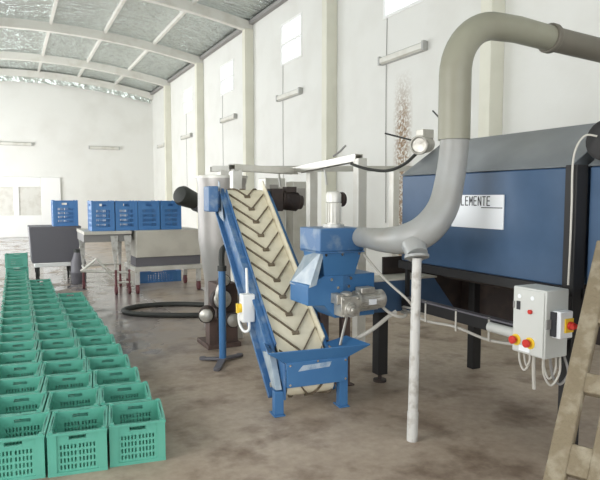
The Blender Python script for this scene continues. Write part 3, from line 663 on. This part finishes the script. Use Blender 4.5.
# ---------------------------------------------------------------- stainless tank and pump set behind the blue post
t = thing('separator_tank', 'tall dull steel tank tapering to its base behind the blue post', 'tank', (2.42, 6.95, 0))
MB().lathe((2.40, 6.95, 0), (0, 0, 1), [(.34, .16), (.40, .20), (1.02, .285), (1.12, .30), (1.80, .30), (1.84, .31), (1.88, .31)], 36).build('shell', 'tank', t)
MB().lathe((2.40, 6.95, 1.88), (0, 0, 1), [(0, .325), (.03, .325), (.035, .30)], 36).build('top_rim', 'galv', t)
for k in range(3):
    a = R(30 + 120 * k); MB().bar((2.40 + .2 * math.cos(a), 6.95 + .2 * math.sin(a), .6), (2.40 + .22 * math.cos(a), 6.95 + .22 * math.sin(a), 0), .05, .05).build('leg', 'tank', t)
t = thing('pump_set', 'rusty brown pump set with bright end caps behind the blue post', 'pump', (2.05, 6.1, 0))
MB().box(1.88, 2.26, 5.94, 6.36, 0, .05).box(2.0, 2.24, 5.99, 6.3, .05, .70).box(1.90, 2.0, 5.95, 6.1, .05, .34).build('base_frame', 'brown', t, bevel=.006)
for p, ax, rr_, ln in (((1.86, 5.92, .40), (-.4, -1, 0), .085, .16), ((2.03, 5.90, .55), (0, -1, .1), .115, .10), ((2.05, 5.90, .75), (-.2, -1, .3), .07, .13), ((2.14, 5.88, .32), (0, -1, 0), .085, .12)):
    p = Vector(p); a = Vector(ax).normalized()
    mo = MB().lathe(p - a * .10, a, [(0, rr_ * .7), (.02, rr_), (ln, rr_), (ln + .01, rr_ * .85)]).build('pump_motor', 'darkbrown', t)
    MB().lathe(p - a * .10 + a * (ln + .01), a, [(0, rr_ * .85), (.02, rr_ * .8), (.035, rr_ * .45), (.04, .01)]).build('end_cap', 'alu', mo)
MB().tube([(2.06, 5.86, .76), (1.985, 5.85, .70), (1.965, 5.85, .60), (2.0, 5.84, .50)], .028, 10, smooth=5).build('pipe', 'alu', t)
tag(MB().tube([(2.60, 8.35, .035), (2.2, 8.62, .035), (1.75, 8.68, .035), (1.45, 8.50, .035), (1.46, 8.22, .035), (1.72, 7.95, .035), (2.1, 7.72, .035), (2.55, 7.55, .035)], .036, 10, smooth=10).build('floor_hose', 'rubber'), 'dark green-black hose looped on the wet floor', 'hose')

# ---------------------------------------------------------------- far trolleys with blue crates on top
t = thing('hopper_trolley', 'cream sheet-metal hopper trolley on casters carrying blue crates', 'trolley', (2.4, 10.4, 0))
MB().prism([(10.0, .62), (10.9, .62), (10.9, 1.08), (9.96, 1.08)], 0, 1.92, 3.05).build('hopper', 'cream', t, bevel=.008)
MB().box(1.92, 3.05, 10.04, 10.9, .46, .62).build('shadow_gap_fill', 'grey_dark', t)  # solid dark block standing in for the shaded gap above the shelf
MB().box(1.88, 3.08, 9.95, 10.95, .385, .46).build('lower_shelf', 'galv', t, bevel=.006)
for x in (1.93, 3.0):
    for y in (10.0, 10.88):
        l = MB().box(x - .035, x + .035, y - .035, y + .035, .16, .385).build('leg', 'white_dirty', t)
        MB().cyl((x - .02, y, .08), (x + .02, y, .08), .08, n=18).box(x - .03, x + .03, y - .03, y + .03, .14, .17).build('caster', 'maroon', l)
t = thing('tube_trolley', 'low white tubular trolley with slanted brackets carrying blue crates', 'trolley', (1.5, 10.6, 0))
MB().box(1.10, 1.86, 10.05, 11.2, 1.03, 1.08).build('deck', 'cream', t)
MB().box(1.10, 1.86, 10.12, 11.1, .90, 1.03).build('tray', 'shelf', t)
for x, y in ((1.58, 10.1), (1.80, 10.1), (1.80, 11.0), (1.16, 11.0)):
    b = MB().prism([(x - .06, 1.0), (x + .06, 1.0), (x + .03, .42), (x - .0, .42)], 1, y - .02, y + .02)
    l = b.build('bracket', 'white_dirty', t)
    MB().cyl((x + .015, y, .42), (x + .015, y, .14), .02, n=8).cyl((x - .005, y, .07), (x + .035, y, .07), .07, n=14).build('caster', 'maroon', l)
for p0, p1 in (((1.05, 10.2, .42), (1.85, 10.1, .36)), ((1.05, 10.2, .42), (1.30, 10.15, .62)), ((1.30, 10.15, .62), (1.62, 10.12, .20)), ((1.20, 11, .42), (1.85, 11, .42)), ((1.15, 10.3, .40), (1.16, 11.0, .42)), ((1.62, 10.12, .20), (1.86, 10.1, .20))):
    MB().tube([p0, p1], .02, 8).build('tube', 'galv', t)
big = crate_mesh(.368, .55, .50, 'blue_crate', 'bluep', rows=4, per=5, t=.014)
bl_spots = [(1.42, 10.42, 1.08, 'first'), (1.80, 10.42, 1.08, 'second'), (2.18, 10.42, 1.08, 'third'), (2.56, 10.42, 1.08, 'fourth')]
for k, (x, y, z, s) in enumerate(bl_spots):
    o = big if k == 0 else big.copy()
    if k: COL.objects.link(o)
    o.location = (x, y, z + .001); o.rotation_euler = (0, 0, R((-.5, .4, -.3, .5)[k]))
    tag(o, 'tall blue slotted crate, %s from the left in the row of four' % s, 'crate', 'blue crates on the trolleys')
o = big.copy(); COL.objects.link(o); o.location = (1.01, 12.5, 1.081); o.scale = (1.25, 1, 1)
tag(o, 'lone blue crate left of the row, near the white gate', 'crate')
o = big.copy(); COL.objects.link(o); o.location = (2.6, 11.35, 0.0); o.rotation_euler = (0, 0, R(90)); o.scale = (.8, 1.5, .42)
tag(o, 'blue crate lying on the floor below the cream trolley', 'crate')
t = thing('bin_trolley', 'dark grey bin on a white base below the lone blue crate', 'trolley', (.8, 12.55, 0))
MB().prism([(.38, .38), (1.20, .38), (1.28, 1.08), (.34, 1.08)], 1, 12.15, 13.0).build('bin', 'grey_dark', t, bevel=.01)
MB().box(.42, 1.16, 12.14, 12.98, .30, .38).build('base', 'white', t, bevel=.01)
for x in (.48, 1.08):
    for y in (12.22, 12.9): MB().box(x - .03, x + .03, y - .03, y + .03, .12, .30).cyl((x - .02, y, .065), (x + .02, y, .065), .065, n=14).build('caster', 'rubber', t)
t = thing('drum', 'dark grey drum standing on the wet floor right of the bin', 'drum', (1.17, 11.75, 0))
MB().lathe((1.17, 11.75, 0), (0, 0, 1), [(0, .12), (.01, .135), (.20, .14), (.21, .147), (.23, .147), (.24, .14), (.42, .135), (.50, .10), (.60, .075)], 24).build('body', 'grey_dark', t)
MB().cyl((1.17, 11.75, .60), (1.17, 11.75, .66), .085, n=20).build('cap', 'rubber', t)
t = thing('machine_head', 'black round motor head on a post right of the blue crates', 'motor', (2.95, 10.3, 0))
d = Vector((-1, -.6, .35)).normalized()
MB().lathe(Vector((2.72, 9.70, 1.64)) - d * .18, d, [(0, .12), (.02, .15), (.26, .17), (.30, .17), (.36, .14), (.38, .05)]).build('motor', 'rubber', t)
MB().lathe(Vector((2.90, 9.80, 1.56)) - d * .08, d, [(0, .15), (.05, .15), (.06, .10), (.14, .10)]).build('coupling', 'rubber', t)
MB().bar((2.92, 9.82, 1.52), (3.22, 9.85, 1.30), .20, .16).build('bracket', 'grey_dark', t)
MB().box(3.14, 3.30, 9.78, 9.94, 0, 1.40).box(3.02, 3.42, 9.68, 10.04, 0, .03).build('post', 'tank', t, bevel=.006)

# ---------------------------------------------------------------- wooden ladder at the right edge
t = thing('ladder', 'rough plaster-splashed wooden ladder leaning at the right edge', 'ladder', (2.2, 1.8, 0))
rd = Vector((.40, -.917, 0)).normalized(); ld = Vector((.917, .40, 0)).normalized(); LS = .80
base = Vector((1.885, 1.62, 0)); upv = (ld * LS + Vector((0, 0, 1))).normalized(); nrm = rd.cross(upv).normalized()
WID, LL = .175, 1.79
for k in (0, 1):
    p = base + rd * (WID * k)
    MB().bar(p, p + upv * LL, .088, .06, nrm).build('rail', 'wood', t, bevel=.008)
for k in range(4):
    s = .215 + .375 * k
    p = base + upv * s + nrm * .0
    MB().bar(p - rd * .0 + rd * .04, p + rd * (WID - .04), .14 if k == 1 else .10, .05, nrm).build('rung', 'wood', t, bevel=.006)
